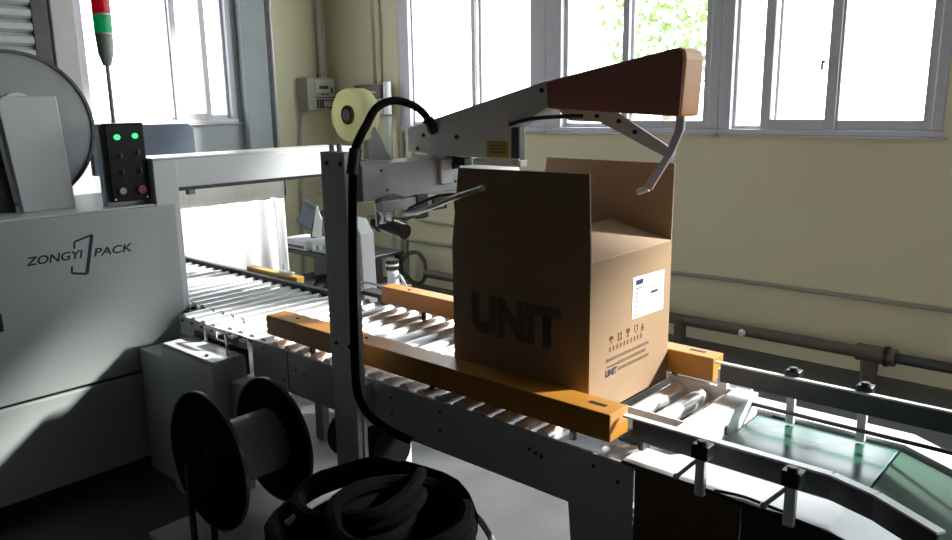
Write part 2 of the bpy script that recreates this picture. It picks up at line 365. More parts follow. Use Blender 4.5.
# beacon tower
tw = MB().cyl((-3.32,1.455,1.543),(-3.32,1.455,1.80), .0085, 12).build('beacon_pole', 'darkpaint' if False else 'beacon', sm)
MB().cyl((-3.32,1.455,1.775),(-3.32,1.455,1.825), .016, 16, .030).cyl((-3.32,1.455,1.825),(-3.32,1.455,1.90), .030, 20, .034).build('beacon_base', 'beacon', tw)
MB().cyl((-3.32,1.455,1.903),(-3.32,1.455,1.975), .035, 20).build('green_lens', 'greenlens', tw)
MB().cyl((-3.32,1.455,1.978),(-3.32,1.455,2.06), .035, 20).cyl((-3.32,1.455,2.06),(-3.32,1.455,2.075), .035, 20, .02).build('red_lens', 'red', tw)
MB().cyl((-3.32,1.455,1.8985),(-3.32,1.455,1.904), .037, 20).cyl((-3.32,1.455,1.974),(-3.32,1.455,1.979), .037, 20).build('lens_ring', 'lightmetal', tw)
# strap reel
rc = Vector((-3.6, 1.165, 1.525)); RR = .312
rl = MB().cyl(rc+Vector((-.012,0,0)), rc+Vector((.012,0,0)), RR, 64).build('reel_flange', 'reel', sm)
MB().ring(rc+Vector((.008,0,0)), (1,0,0), RR-.006, RR+.006, .03, 64).build('reel_rim', 'darkmetal', rl)
MB().cyl(rc+Vector((-.20,0,0)), rc+Vector((-.19,0,0)), RR, 48).build('reel_flange', 'reel', sm)
MB().cyl(rc+Vector((-.19,0,0)), rc+Vector((-.012,0,0)), .20, 32).build('strap_coil', 'strap', sm)
MB().ring((-3.50,1.155,1.595), (1,0,0), .045, .075, .03, 32).build('reel_hub', 'lightmetal', rl)
MB().prism([(-3.42,1.085,1.203),(-3.42,1.045,1.63),(-3.42,1.065,1.655),(-3.42,1.26,1.655),(-3.42,1.285,1.203)], (.05,0,0)).build('reel_bracket', 'arch', sm, bev=.004)
MB().prism([(-3.47,.90,1.203),(-3.47,.80,1.58),(-3.47,1.04,1.58),(-3.47,1.08,1.203)], (.04,0,0)).build('reel_brake', 'black', sm, bev=.004)
MB().cyl((-3.40,.93,1.26),(-3.36,.93,1.26), .07, 24).build('brake_wheel', 'lightmetal', sm)
# beside the arch: drive box with handle
db = MB().box(-2.92, -2.53, 1.37, 1.51, .05, .675).build('drive_box', 'paint', sm, bev=.004)
MB().box(-2.915, -2.535, 1.375, 1.505, .675, .684).build('top_cover', 'lightmetal', db, bev=.002)
MB().tube([(-2.80,1.50,.684),(-2.80,1.50,.735),(-2.785,1.50,.748),(-2.66,1.50,.748),(-2.645,1.50,.735),(-2.645,1.50,.684)], .007, 8, 4).build('handle', 'steel', db)
MB().box(-2.92, -2.53, 1.512, 1.522, .60, .70).build('edge_strip', 'black', sm)
bolts(db, [(-2.84,1.505,.684),(-2.75,1.505,.684),(-2.62,1.505,.684),(-2.56,1.505,.684),(-2.62,1.40,.684)], (0,0,1), .007, .008)
MB().box(-3.19, -2.93, 1.40, 1.60, .05, .60).build('side_cover', 'paint', sm, bev=.004)
MB().box(-2.52, -2.40, 1.43, 1.55, .10, .60).build('lower_cover', 'chassis', sm, bev=.004)
MB().box(-2.50, -2.485, 1.53, 1.60, .60, .72).build('gap_shade_plate', 'black', sm)  # black sheet added to stand in for the shade inside the gap
# far side plates of the machine's roller bed
# ------------------------------------------------------------ roller beds
def roller_bed(root, xs, y0, y1, z, r, m='roller'):
    first = None
    for x in xs:
        if first is None:
            first = MB().cyl((x, y0, z-r), (x, y1, z-r), r, 20).build('roller', m, root); x_0 = x
            ax = MB().cyl((x, y0-.012, z-r), (x, y1+.012, z-r), .007, 8).build('axle', 'darkmetal', first)
        else:
            c = dup(first, (x-x_0, 0, 0))
            a = ax.copy(); C.objects.link(a); a.parent = c; a.location = ax.location.copy()
fb = thing('roller_conveyor', (-3.4, 1.85, 0), 'roller conveyor passing under the strapping machine arch on the left', 'conveyor')
roller_bed(fb, [-2.80-k*.078 for k in range(23)], 1.665, 2.12, .75, .027)
MB().box(-4.62, -2.72, 2.135, 2.165, .62, .765).build('side_rail', 'darkpaint', fb, bev=.003)
MB().box(-4.62, -3.23, 1.66, 1.663, .64, .74).box(-3.22,-2.765,1.62,1.66,.62,.72).build('side_rail', 'darkpaint', fb)
MB().box(-3.56, -3.12, 2.17, 2.215, .738, .782).build('guide_bar', 'yellow', fb, bev=.003)
g = MB().box(-3.28, -3.20, 2.18, 2.21, .768, .783).cyl((-3.27,2.2,.783),(-3.27,2.2,.828), .004).box(-3.29,-3.18,2.185,2.205,.783,.795).build('guide_bracket', 'steel', fb, bev=.002)
for x in (-4.5, -2.95):
    for y in (1.70, 2.15): MB().box(x-.03, x+.03, y-.02 , y+.02, 0, .64).build('leg', 'darkpaint', fb, bev=.002)
# short infeed rollers toward the viewer
roller_bed(fb, [-2.80, -2.878, -2.956, -3.034], 1.535, 1.655, .75, .027)
MB().box(-3.06, -2.77, 1.528, 1.533, .66, .742).build('end_strip', 'chassis', fb)

# ------------------------------------------------------------ folding and sealing machine
fm = thing('carton_folding_machine', (-1.7, 1.85, 0), 'grey carton flap folding machine with rollers, post and overhead arm above the carton', 'packing machine')
MB().box(-2.48, -.86, 1.51, 1.516, .595, .752).box(-2.48,-.86,1.516,1.535,.738,.744).box(-2.48,-.86,1.516,1.56,.595,.60).build('side_plate', 'chassis', fm, bev=.0015)
MB().box(-2.26, -2.255, 1.5085, 1.51, .60, .75).build('plate_seam', 'darkpaint', fm)
MB().box(-2.48, -.86, 2.20, 2.22, .595, .76).build('side_plate', 'chassis', fm, bev=.002)
MB().box(-2.50, -2.47, 1.52, 2.19, .60, .725).build('end_plate', 'chassis', fm, bev=.002)
MB().box(-2.70, -2.405, 1.52, 1.60, .742, .747).build('end_tray', 'lightmetal', fm)
roller_bed(fm, [-2.68+k*.0765 for k in range(21)], 1.54, 2.18, .755, .024)
for x, y, z0 in ((-2.40,2.17,0),(-1.0,2.17,0),(-2.40,1.60,0)): MB().box(x-.03, x+.03, y-.03, y+.03, z0, .60).build('leg', 'chassis', fm, bev=.003)
MB().prism([(-1.055,1.52,.60),(-1.03,1.52,.3),(-1.0,1.52,.0),(-.87,1.52,.0),(-.845,1.52,.3),(-.84,1.52,.60)], (0,.03,0)).build('end_leg', 'chassis', fm, bev=.003)
MB().box(-2.42, -1.0, 2.15, 2.19, .18, .24).build('stretcher', 'chassis', fm, bev=.003)
bolts(fm, [(-2.40,1.51,.735),(-2.28,1.51,.735),(-2.21,1.51,.69),(-2.28,1.51,.64),(-2.16,1.51,.685),(-1.71,1.51,.715),(-1.71,1.51,.66),(-1.50,1.51,.72),(-1.50,1.51,.665),(-1.17,1.51,.705),(-1.15,1.51,.70),(-1.13,1.51,.695),(-.97,1.51,.72),(-.90,1.51,.70)], (0,-1,0), .0045, .003)
# orange guide bars
near = MB().box(-2.415, -.942, 1.535, 1.622, .779, .852).build('guide_bar', 'orange', fm, bev=.003)
far = MB().prism([(-2.43,2.110,.779),(-.935,2.093,.779),(-.935,2.163,.779),(-2.43,2.180,.779)], (0,0,.073)).build('guide_bar', 'orange', fm, bev=.003)
for b, ys in ((near, 1.58), (far, 2.135)):
    bolts(b, [(-2.28,ys,.852),(-1.9,ys,.852)], (0,0,1), .006, .004)
    MB().box(-1.03, -.98, ys-.006, ys+.006, .852, .8535).build('adjust_slot', 'black', b)
    for x in (-2.2, -1.6, -1.08): MB().cyl((x,ys,.735),(x,ys,.779), .01, 10).build('bar_mount', 'darkmetal', b)
# post and top beam
MB().box(-1.897, -1.785, 1.43, 1.465, 0, 1.468).build('post', 'arm', fm, bev=.003)
MB().box(-1.87, -1.80, 1.465, 1.51, .60, .74).build('post_mount', 'chassis', fm)
MB().box(-1.784, -1.780, 1.452, 1.466, .1, 1.468).build('post_edge', 'lightmetal', fm)
bolts(fm, [(-1.865,1.43,1.435),(-1.80,1.43,1.435),(-1.865,1.43,.88),(-1.80,1.43,.88)], (0,-1,0), .007, .004)
MB().box(-1.88, -1.75, 2.135, 2.195, .70, 1.32).build('post', 'chassis', fm, bev=.003)
MB().box(-1.88, -1.75, 1.466, 2.20, 1.322, 1.430).build('top_beam', 'arch', fm, bev=.003)
bolts(fm, [(-1.75,1.56,1.35),(-1.75,1.80,1.35),(-1.75,1.86,1.352),(-1.75,1.54,1.41)], (1,0,0), .004, .003)
MB().box(-1.748, -1.735, 1.78, 1.83, 1.35, 1.425).build('beam_clamp', 'arm', fm, bev=.002)
MB().box(-1.765, -1.74, 1.53, 1.76, 1.285, 1.32).build('lower_plate', 'arch', fm, bev=.002)
# mechanism under beam
mech = MB().box(-1.79, -1.735, 1.67, 1.72, 1.25, 1.325).box(-1.77,-1.73,1.74,1.80,1.27,1.315).box(-1.76,-1.735,1.80,1.98,1.300,1.310).box(-1.76,-1.735,1.86,1.885,1.255,1.30).build('clamp_block', 'darkpaint', fm, bev=.004)
MB().tube([(-1.72,1.60,1.272),(-1.62,1.60,1.30),(-1.50,1.60,1.343),(-1.405,1.60,1.372)], .0085, 10, 4).sphere((-1.405,1.60,1.372), .010).build('folding_rod', 'steel', fm)
MB().tube([(-1.72,1.62,1.290),(-1.60,1.62,1.335),(-1.52,1.625,1.345)], .005, 8, 4).build('folding_rod', 'darkmetal', fm)
MB().cyl((-1.86,1.62,1.235),(-1.74,1.62,1.215), .024, 18).cyl((-1.87,1.62,1.238),(-1.85,1.62,1.234), .030, 18).build('drive_motor', 'darkmetal', fm)
MB().ring((-1.79,1.57,1.262),(0,1,0),.008,.02,.02,20).box(-1.85,-1.74,1.565,1.575,1.255,1.268).cyl((-1.80,1.56,1.31),(-1.80,1.56,1.235), .006).build('pivot_link', 'steel', fm)
MB().tube([(-1.74,1.57,1.268),(-1.70,1.60,1.262),(-1.66,1.63,1.292),(-1.63,1.68,1.30)], .004, 6, 4).build('link_wire', 'steel', fm)
MB().tube([(-1.735,1.50,1.32),(-1.735,1.56,1.335),(-1.74,1.62,1.322)], .004, 6, 4).build('link_wire', 'darkmetal', fm)
# white guard column on the far side
MB().prism([(-2.93,2.30,.60),(-2.93,2.30,1.08),(-2.825,2.30,1.075),(-2.775,2.30,1.01),(-2.765,2.30,.60)], (0,.08,0)).build('guard_cover', 'lightmetal', fm, bev=.003)
MB().box(-2.835, -2.79, 2.288, 2.298, .77, .985).build('guard_strip', 'label', fm, bev=.002)
MB().box(-2.93, -2.77, 2.31, 2.37, 0, .60).build('leg', 'chassis', fm)
# arm: boom in the conveyor direction
YA = 1.84
boom = MB().prism([(-1.95,YA,1.444),(-1.95,YA,1.522),(-1.84,YA,1.549),(-1.356,YA,1.664),(-1.356,YA,1.592),(-1.385,YA,1.573),(-1.50,YA,1.527),(-1.50,YA,1.431),(-1.83,YA,1.438)], (0,.07,0)).build('boom', 'arm', fm, bev=.003)
bolts(boom, [(-1.72,YA,1.497),(-1.38,YA,1.635),(-1.90,YA,1.455),(-1.87,YA,1.50)], (0,-1,0), .007, .004)
pl = MB().box(-1.592, -1.507, YA-.002, YA, 1.437, 1.487).build('nameplate', 'gold', boom)
mb = MB()
for k in range(3): mb.box(-1.575, -1.52, YA-.003, YA-.002, 1.452+k*.010, 1.455+k*.010)
mb.build('plate_marks', 'darkpaint', pl)
MB().box(-1.90, -1.82, YA-.012, YA-.0, 1.32, 1.437).build('boom_bracket', 'arm', fm, bev=.003)
MB().box(-1.86, -1.78, YA+.0, YA+.07, 1.425, 1.44).build('boom_saddle', 'arm', fm)
MB().prism([(-1.345,YA-.02,1.583),(-1.350,YA-.02,1.660),(-.960,YA-.02,1.728),(-.943,YA-.02,1.729),(-.928,YA-.02,1.720),(-.924,YA-.02,1.700),(-.932,YA-.02,1.560)], (0,.10,0)).build('boom_cover', 'cover', fm, bev=.006)
MB().prism([(-1.343,YA-.024,1.584),(-1.348,YA-.024,1.658),(-.960,YA-.024,1.726),(-.946,YA-.024,1.727),(-.932,YA-.024,1.718),(-.928,YA-.024,1.700),(-.935,YA-.024,1.561)], (0,.004,0)).build('cover_shade_sheet', 'covershade', fm, bev=.0015)  # thin sheet added to carry the shaded colour of the cover's side
MB().box(-1.499, -1.470, YA+.005, YA+.035, 1.415, 1.53).build('cylinder_block', 'darkpaint', fm, bev=.004)
MB().box(-1.66, -1.465, YA+.005, YA+.04, 1.410, 1.4305).build('press_plate', 'arm', fm, bev=.003)
MB().box(-1.50, -1.465, YA-.003, YA+.004, 1.430, 1.436).build('bracket_edge', 'label', fm)
MB().prism([(-1.36,YA+.02,1.596),(-1.33,YA+.02,1.60),(-1.17,YA+.02,1.592),(-1.155,YA+.02,1.572),(-1.20,YA+.02,1.545),(-1.30,YA+.02,1.548)], (0,.03,0)).build('link_plate', 'arm', fm, bev=.002)
MB().prism([(-1.20,YA+.015,1.578),(-1.155,YA+.015,1.580),(-.962,YA+.015,1.472),(-.972,YA+.015,1.447),(-1.20,YA+.015,1.548)], (0,.012,0)).build('link_arm', 'arm', fm, bev=.002)
bolts(fm, [(-1.20,YA+.015,1.562),(-1.13,YA+.015,1.548),(-1.08,YA+.015,1.520)], (0,-1,0), .006, .006)
MB().prism([(-.957,YA,1.60),(-.934,YA,1.60),(-.934,YA,1.527),(-.962,YA,1.463),(-1.020,YA,1.369),(-1.043,YA,1.374),(-.985,YA,1.462),(-.957,YA,1.530)], (0,.012,0)).build('folding_finger', 'arm', fm, bev=.002)
MB().cyl((-1.030,YA+.006,1.372),(-1.062,YA+.006,1.361), .008, 12).build('finger_tip', 'label', fm)
MB().tube([(-1.50,YA-.002,1.537),(-1.42,YA-.01,1.553),(-1.33,YA-.008,1.560),(-1.24,YA,1.562)], .006, 8, 4).build('air_line', 'black', fm)
MB().box(-1.79, -1.70, YA+.01, YA+.05, 1.405, 1.432).cyl((-1.775,YA+.0,1.41),(-1.775,YA+.03,1.41), .012).cyl((-1.745,YA+.0,1.405),(-1.745,YA+.03,1.405), .012).build('air_fitting', 'black', fm, bev=.003)
# black hose from boom down the post
MB().tube([(-1.82,1.835,1.522),(-1.817,1.79,1.572),(-1.815,1.735,1.600),(-1.817,1.66,1.613),(-1.805,1.58,1.592),(-1.768,1.505,1.542),(-1.738,1.455,1.512),(-1.722,1.42,1.470),(-1.722,1.405,1.36),(-1.740,1.408,1.166),(-1.752,1.410,.957),(-1.752,1.408,.772),(-1.725,1.415,.700),(-1.69,1.43,.665),(-1.65,1.46,.63),(-1.62,1.50,.60)], .0125, 12, 6).build('air_hose', 'rubber', fm)
MB().cyl((-1.724,1.425,1.48),(-1.722,1.407,1.41), .018, 14).build('hose_connector', 'black', fm)
MB().cyl((-1.822,1.838,1.515),(-1.818,1.81,1.55), .019, 14).build('hose_connector', 'black', fm)
# outfeed narrow roller tray
roller_bed(fm, [-1.045, -.965, -.885], 1.83, 2.09, .755, .026)
MB().box(-1.075, -.855, 1.80, 1.806, .70, .765).build('tray_side', 'lightmetal', fm, bev=.001)
MB().box(-1.075, -.855, 1.80, 2.10, .655, .665).build('tray_bottom', 'darkpaint', fm)
MB().box(-1.08, -.86, 2.10, 2.112, .70, .768).build('tray_side', 'arm', fm, bev=.001)
MB().cyl((-.97,1.545,.74),(-.90,1.60,.74), .022, 16).build('idler', 'lightmetal', fm)
MB().box(-.925, -.885, 1.60, 1.635, .735, .80).build('stop_block', 'darkpaint', fm, bev=.003)

# ------------------------------------------------------------ tape roll on its holder
tr = thing('tape_roll', (-1.96, 1.64, 1.49), 'large pale yellow roll of packing tape mounted on top of the grey post', 'tape roll')
tc = Vector((-1.965, 1.63, 1.571))
MB().ring(tc, (0,1,0), .030, .083, .062, 56).build('tape', 'tape', tr, bev=.004)
MB().ring(tc, (0,1,0), .019, .0295, .070, 32).build('core', 'core', tr)
MB().cyl(tc+Vector((0,-.040,0)), tc+Vector((0,.05,0)), .012, 16).ring(tc+Vector((0,-.036,0)), (0,1,0), .010, .018, .006, 20).build('spindle', 'steel', tr)
MB().prism([(-1.905,1.64,1.525),(-1.885,1.64,1.535),(-1.79,1.62,1.432),(-1.875,1.62,1.432)], (0,.003,0)).build('loose_tape', 'sheet', tr)
MB().box(-1.985, -1.86, 1.66, 1.70, 1.415, 1.43).build('roll_plate', 'chassis', fm, bev=.002)
MB().box(-1.98, -1.95, 1.668, 1.69, 1.43, 1.59).build('roll_support', 'chassis', fm, bev=.002)
bolts(fm, [(-1.87,1.455,1.468),(-1.835,1.455,1.468)], (0,0,1), .008, .022, 'chassis', 'stud')

# ------------------------------------------------------------ carton
bx0, bx1, by0, by1, bz0, bz1 = -1.575, -1.083, 1.655, 2.09, .757, 1.191
t_ = .005
ca = thing('carton', ((bx0+bx1)/2, (by0+by1)/2, bz0), 'tall open brown carton with raised flaps and a white label, on the rollers', 'carton')
MB().box(bx0, bx1, by0, by0+t_, bz0, bz1).box(bx0, bx1, by1-t_, by1, bz0, bz1).box(bx0, bx0+t_, by0+t_, by1-t_, bz0, bz1).box(bx1-t_, bx1, by0+t_, by1-t_, bz0, bz1).box(bx0, bx1, by0, by1, bz0, bz0+t_).build('body', 'card', ca)
MB().prism([(bx0,by0,bz1),(bx0+.035,by0-.004,bz1+.228),(bx1-.006,by0-.004,bz1+.232),(bx1,by0,bz1)], (0,t_,0)).build('near_flap', 'card', ca)
MB().prism([(bx0,by1,bz1),(bx0+.028,by1+.004,bz1+.232),(bx1-.002,by1+.006,bz1+.229),(bx1,by1,bz1)], (0,-t_,0)).build('far_flap', 'card', ca)
a = math.radians(14); L = .21
MB().prism([(bx1-.001,by0+.006,bz1+.004),(bx1-.001,by1-.006,bz1+.004),(bx1-L*math.cos(a),by1-.012,bz1+L*math.sin(a)),(bx1-L*math.cos(a),by0+.012,bz1+L*math.sin(a))], (0,0,-t_)).build('end_flap', 'cardin', ca)
MB().prism([(bx0,by0+.006,bz1),(bx0,by1-.006,bz1),(bx0+L*math.cos(a),by1-.012,bz1-L*math.sin(a)*.2),(bx0+L*math.cos(a),by0+.012,bz1-L*math.sin(a)*.2)], (0,0,-t_)).build('end_flap', 'cardin', ca)
# label on the right face
lab = MB().prism([(bx1,1.870,1.117),(bx1,2.048,1.111),(bx1,2.048,.990),(bx1,1.868,.996)], (.001,0,0)).build('label_sheet', 'label', ca)
mb = MB()
LX = bx1+.001
mb.box(LX, LX+.0006, 1.885, 1.925, 1.092, 1.106)
for k, w in enumerate((.030,.012,.012,.018,.012,.010,.012)): mb.box(LX, LX+.0006, 1.884, 1.884+w, 1.080-k*.013, 1.083-k*.013)
mb.box(LX, LX+.0006, 1.972, 2.012, 1.052, 1.060)
mb.build('label_print', 'ink', lab)
# handling symbols and print lines
mb = MB(); X = bx1
def poly(pts, y, z, s=.024):
    mb.prism([(X, y+p[0]*s, z+p[1]*s) for p in pts], (.0008, 0, 0))
cy = [1.762, 1.806, 1.850, 1.895, 1.930]; cz = .962
poly([(-.5,0),(-.4,.3),(0,.5),(.4,.3),(.5,0)], cy[0], cz); poly([(-.06,0),(.06,0),(.06,-.5),(-.06,-.5)], cy[0], cz)
for d in (-.28,.28): poly([(d-.08,-.4),(d+.08,-.4),(d+.08,.25),(d-.08,.25)], cy[1], cz); poly([(d-.2,.2),(d+.2,.2),(d,.5)], cy[1], cz)
poly([(-.5,-.5),(.5,-.5),(.5,-.38),(-.5,-.38)], cy[1], cz)
poly([(-.42,.5),(.42,.5),(.3,.05),(.06,-.1),(.06,-.4),(-.06,-.4),(-.06,-.1),(-.3,.05)], cy[2], cz)
poly([(-.25,-.5),(.25,-.5),(.25,-.4),(-.25,-.4)], cy[2], cz)
for p in ([(-.4,.4),(.4,.4),(.4,.5),(-.4,.5)],[(-.4,-.2),(-.3,-.2),(-.3,.4),(-.4,.4)],[(.3,-.2),(.4,-.2),(.4,.4),(.3,.4)],[(-.2,-.4),(.2,-.4),(.25,-.3),(-.25,-.3)]): poly(p, cy[3], cz)
for p in ([(-.4,-.5),(.4,-.5),(.4,-.4),(-.4,-.4)],[(-.25,-.3),(.25,-.3),(.25,0),(-.25,0)],[(-.1,.05),(.1,.05),(.05,.4),(-.05,.4)]): poly(p, cy[4], cz)
for k in range(10):
    y = 1.757+k*.0185
    mb.box(X, X+.0008, y-.006, y+.006, .936, .938).box(X, X+.0008, y-.0008, y+.0008, .928, .944).box(X, X+.0008, y-.005, y+.004, .929, .931)
mb.build('handling_symbols', 'redink', ca)
mb = MB(); random.seed(3)
for z, y0, y1 in ((.906,1.738,1.965),(.887,1.800,1.950),(.868,1.800,1.975)):
    y = y0
    while y < y1:
        w = random.uniform(.003,.006); mb.box(X, X+.0008, y, y+w, z-.0045, z-.0030).box(X, X+.0008, y, y+.0012, z-.0045, z+.0045)
        if random.random() > .4: mb.box(X, X+.0008, y, y+w, z+.0033, z+.0045)
        y += w+.0025
for k in range(9): mb.box(X, X+.0008, 1.742+k*.0065, 1.746+k*.0065, .884, .888)
mb.build('print_lines', 'greyink', ca)
text('lettering', 'UNIT', 'ink', ca, (X, 1.735, .858), (0,1,0), (0,0,1), .021, .060, bold=.05, ext=.0008)
text('lettering', 'UNIT', 'frontink', ca, (-1.50, by0, .935), (1,0,0), (0,0,1), .120, .325, bold=.06, ext=.0008)
tag(ca, ca['label'], 'carton')

# ------------------------------------------------------------ belt conveyor, right
bc = thing('belt_conveyor', (-.2, 1.85, 0), 'green belt conveyor with dark side guide rails leading away at lower right', 'conveyor')
MB().box(-.80, -.43, 1.66, 2.12, .695, .705).build('belt', 'belt', bc, bev=.003)
MB().prism([(-.426,1.60,.703),(-.426,1.60,.693),(.5,1.60,.42),(.5,1.60,.43)], (0,.52,0)).build('belt', 'belt2', bc, bev=.002)
MB().prism([(-.78,1.67,.694),(-.42,1.67,.694),(.5,1.67,.418),(.5,1.67,.34),(-.42,1.67,.62),(-.78,1.67,.62)], (0,.44,0)).build('belt_bed', 'darkpaint', bc)
MB().box(-.872, -.806, 1.645, 2.12, .764, .770).box(-.812, -.806, 1.645, 2.12, .700, .764).build('transition_plate', 'lightmetal', bc, bev=.001)
MB().box(-.805, -.80, 1.76, 1.775, .715, .74).box(-.805, -.80, 1.90, 1.915, .715, .74).build('plate_slot', 'darkpaint', bc)
def flange(name, pts, dy, m): return MB().prism(pts, (0, dy, 0)).build(name, m, bc, bev=.0015)
flange('top_flange', [(-.90,1.517,.752),(-.90,1.517,.745),(-.42,1.517,.745),(.5,1.517,.47),(.5,1.517,.477),(-.42,1.517,.752)], .125, 'lightmetal')
flange('top_flange', [(-.86,2.13,.717),(-.86,2.13,.707),(-.42,2.13,.707),(.5,2.13,.43),(.5,2.13,.44),(-.42,2.13,.717)], .09, 'lightmetal')
flange('side_panel', [(-.86,1.518,.743),(-.86,1.518,.30),(-.60,1.518,.30),(-.60,1.518,.743)], .008, 'brown')
flange('side_panel', [(-.598,1.518,.743),(-.598,1.518,.30),(.5,1.518,.05),(.5,1.518,.465),(-.42,1.518,.743)], .008, 'bluegrey' if False else 'black')
flange('side_panel', [(-.86,2.213,.706),(-.86,2.213,.45),(.5,2.213,.2),(.5,2.213,.43),(-.42,2.213,.706)], .006, 'lightmetal')
for x in (-.75, .35):
    for y in (1.56, 2.16): MB().box(x-.02, x+.02, y-.02, y+.02, 0, (.74 if y < 2 else .70) if x < 0 else .44).build('leg', 'darkpaint', bc)
def rail(pts, z0, z1, th, m='darkpaint'):
    mb = MB(); n = len(pts)
    for i in range(n-1):
        a = Vector(pts[i]); b = Vector(pts[i+1]); d = (b-a).normalized(); p = Vector((-d.y, d.x))*th
        mb.prism([(a.x,a.y,z0),(b.x,b.y,z0),(b.x+p.x,b.y+p.y,z0),(a.x+p.x,a.y+p.y,z0)], (0,0,z1-z0))
    return mb
r1 = rail([(-.905,1.58),(-.44,1.58),(-.35,1.55),(-.225,1.475)], .785, .838, .006).build('guide_rail', 'darkpaint', bc)
rail([(-.93,1.574),(-.44,1.574),(-.35,1.544),(-.225,1.469)], .838, .843, .020).build('rail_lip', 'lightmetal', r1)
r2 = rail([(-.905,2.075),(.5,2.09)], .793, .848, .006).build('guide_rail', 'darkpaint', bc)
rail([(-.92,2.070),(.5,2.085)], .848, .853, .014).build('rail_lip', 'lightmetal', r2)
MB().box(-.915, -.885, 2.08, 2.10, .77, .83).build('rail_end', 'label', bc, bev=.002)
MB().cyl((-.87,2.078,.748),(.4,2.078,.748), .006, 8).build('lower_rod', 'darkmetal', bc)
def rail_post(x, y, z0, z1, side):
    p = MB().box(x-.011, x+.011, y-.008, y+.008, z0, z1).build('rail_post', 'arm', bc, bev=.002)
    MB().box(x-.020, x+.020, y-.016, y+.022, z1-.012, z1+.022).cyl((x,y,z1+.022),(x,y,z1+.030), .012, 10).build('clamp', 'black', p, bev=.005)
    if side < 0: MB().cyl((x-.006,y-.014,z1-.015),(x-.04,y-.03,z1-.055), .005, 8).sphere((x-.042,y-.031,z1-.057), .008).build('clamp_lever', 'steel', p)
rail_post(-.685, 1.498, .745, .845, -1); rail_post(-.490, 1.498, .745, .845, -1)
rail_post(-.705, 2.10, .71, .845, 1); rail_post(-.520, 2.10, .71, .845, 1)
MB().tube([(-.89,1.512,.755),(-.80,1.50,.760),(-.66,1.505,.757),(-.57,1.51,.750),(-.48,1.505,.757),(-.36,1.51,.74)], .0045, 8, 5).build('sensor_cable', 'black', bc)
MB().tube([(-.66,1.515,.757),(-.60,1.53,.757),(-.50,1.52,.757)], .0035, 8, 5).build('sensor_cable', 'black', bc)

# ------------------------------------------------------------ strapping spool in front
ss = thing('strapping_spool', (-2.16, 1.24, .25), 'black double flanged spool of grey strapping band standing in front of the conveyor', 'spool')
sc = Vector((-2.165, 1.10, .50)); sc2 = Vector((-2.165, 1.36, .49))
def disc(c, r):
    f = MB().ring(c, (0,1,0), .035, r, .007, 64).build('flange', 'rubber', ss)
    MB().ring(c, (0,1,0), r-.002, r+.003, .011, 64).build('rim', 'darkmetal', f)
disc(Vector((-2.15,1.12,.51)), .225); disc(Vector((-2.15,1.36,.50)), .213)
MB().ring((-2.15,1.24,.505), (0,1,0), .04, .105, .226, 48).build('strap_winding', 'strap', ss)
MB().cyl((-2.15,1.06,.505),(-2.15,1.42,.505), .016, 16).build('axle', 'darkmetal', ss)
sd = thing('spool_stand', (-2.15, 1.24, 0), 'low pale stand with uprights under the black strapping spool', 'stand')
MB().box(-2.36, -1.98, 1.00, 1.44, .215, .235).build('top_board', 'conduitlt', sd, bev=.003)
MB().box(-2.16, -2.14, 1.045, 1.058, .235, .52).build('upright', 'darkmetal', sd)
MB().box(-2.16, -2.14, 1.422, 1.435, .235, .52).build('upright', 'darkmetal', sd)
for x in (-2.32,-2.02):
    for y in (1.04,1.40): MB().box(x-.015, x+.015, y-.015, y+.015, 0, .215).build('leg', 'darkpaint', sd)
tag(MB().tube([(-2.27,1.14,.35),(-2.24,1.16,.27),(-2.19,1.14,.247),(-2.12,1.10,.247),(-2.02,1.02,.247),(-1.95,.95,.20),(-1.93,.90,.04),(-1.95,.80,.012)], .010, 10, 5).build('power_cable', 'rubber'),
    'black cable lying over the pale stand below the spool', 'cable')

# ------------------------------------------------------------ heap of black cable coils
def coil(c, R, n, r, tilt, seed, label, flat=1.):
    random.seed(seed); pts = []
    rot = Matrix.Rotation(tilt[0], 3, 'X') @ Matrix.Rotation(tilt[1], 3, 'Y')
    for k in range(n*14):
        a = 2*PI*k/14; lay = (k/14)
        rr = R*(1+random.uniform(-.05,.05)-.10*((int(lay)*7) % 5)/4)
        p = Vector((rr*math.cos(a), rr*math.sin(a)*flat, (lay % 4.2)*r*1.7-random.random()*r*.6))
        pts.append(Vector(c)+rot @ p)
    o = MB().tube(pts, r, 8, 2).build('cable_coil', 'rubber')
    return tag(o, label, 'cable coil', 'black cable coils heaped on the bin')
dr = thing('cable_bin', (-1.36, 1.13, 0), 'low black round bin under the heap of black cable coils', 'bin')
MB().cyl((-1.36,1.13,0),(-1.36,1.13,.40), .22, 40, .26).build('body', 'rubber', dr)
MB().ring((-1.36,1.13,.40), (0,0,1), .25, .275, .02, 40).build('rim', 'black', dr)
MB().cyl((-1.36,1.13,.40),(-1.36,1.13,.46), .25, 40, .20).build('lid', 'rubber', dr)
coil((-1.37,1.13,.475), .255, 9, .020, (.0,.0), 1, 'widest black cable coil, lying lowest on the black bin', .95)
coil((-1.44,1.16,.53), .165, 7, .018, (.05,-.06), 2, 'black cable coil at the left of the heap, in front of the post')
coil((-1.27,1.13,.535), .165, 7, .019, (.02,.10), 5, 'black cable coil at the right of the heap, nearest the sunlit floor')
tag(MB().tube([(-1.52,.98,.59),(-1.49,1.08,.63),(-1.42,1.22,.64),(-1.33,1.32,.60),(-1.24,1.39,.52),(-1.18,1.45,.30),(-1.15,1.47,.012)], .009, 8, 5).build('grey_cable', 'chassis'), 'thin dark grey cable crossing over the black coils', 'cable')
tag(MB().tube([(-2.10,1.62,.012),(-2.05,1.85,.30),(-2.0,1.95,.34),(-1.9,1.98,.38)], .008, 8, 5).build('floor_cable', 'rubber'), 'black cable hanging under the roller bed beside the post', 'cable') if False else None
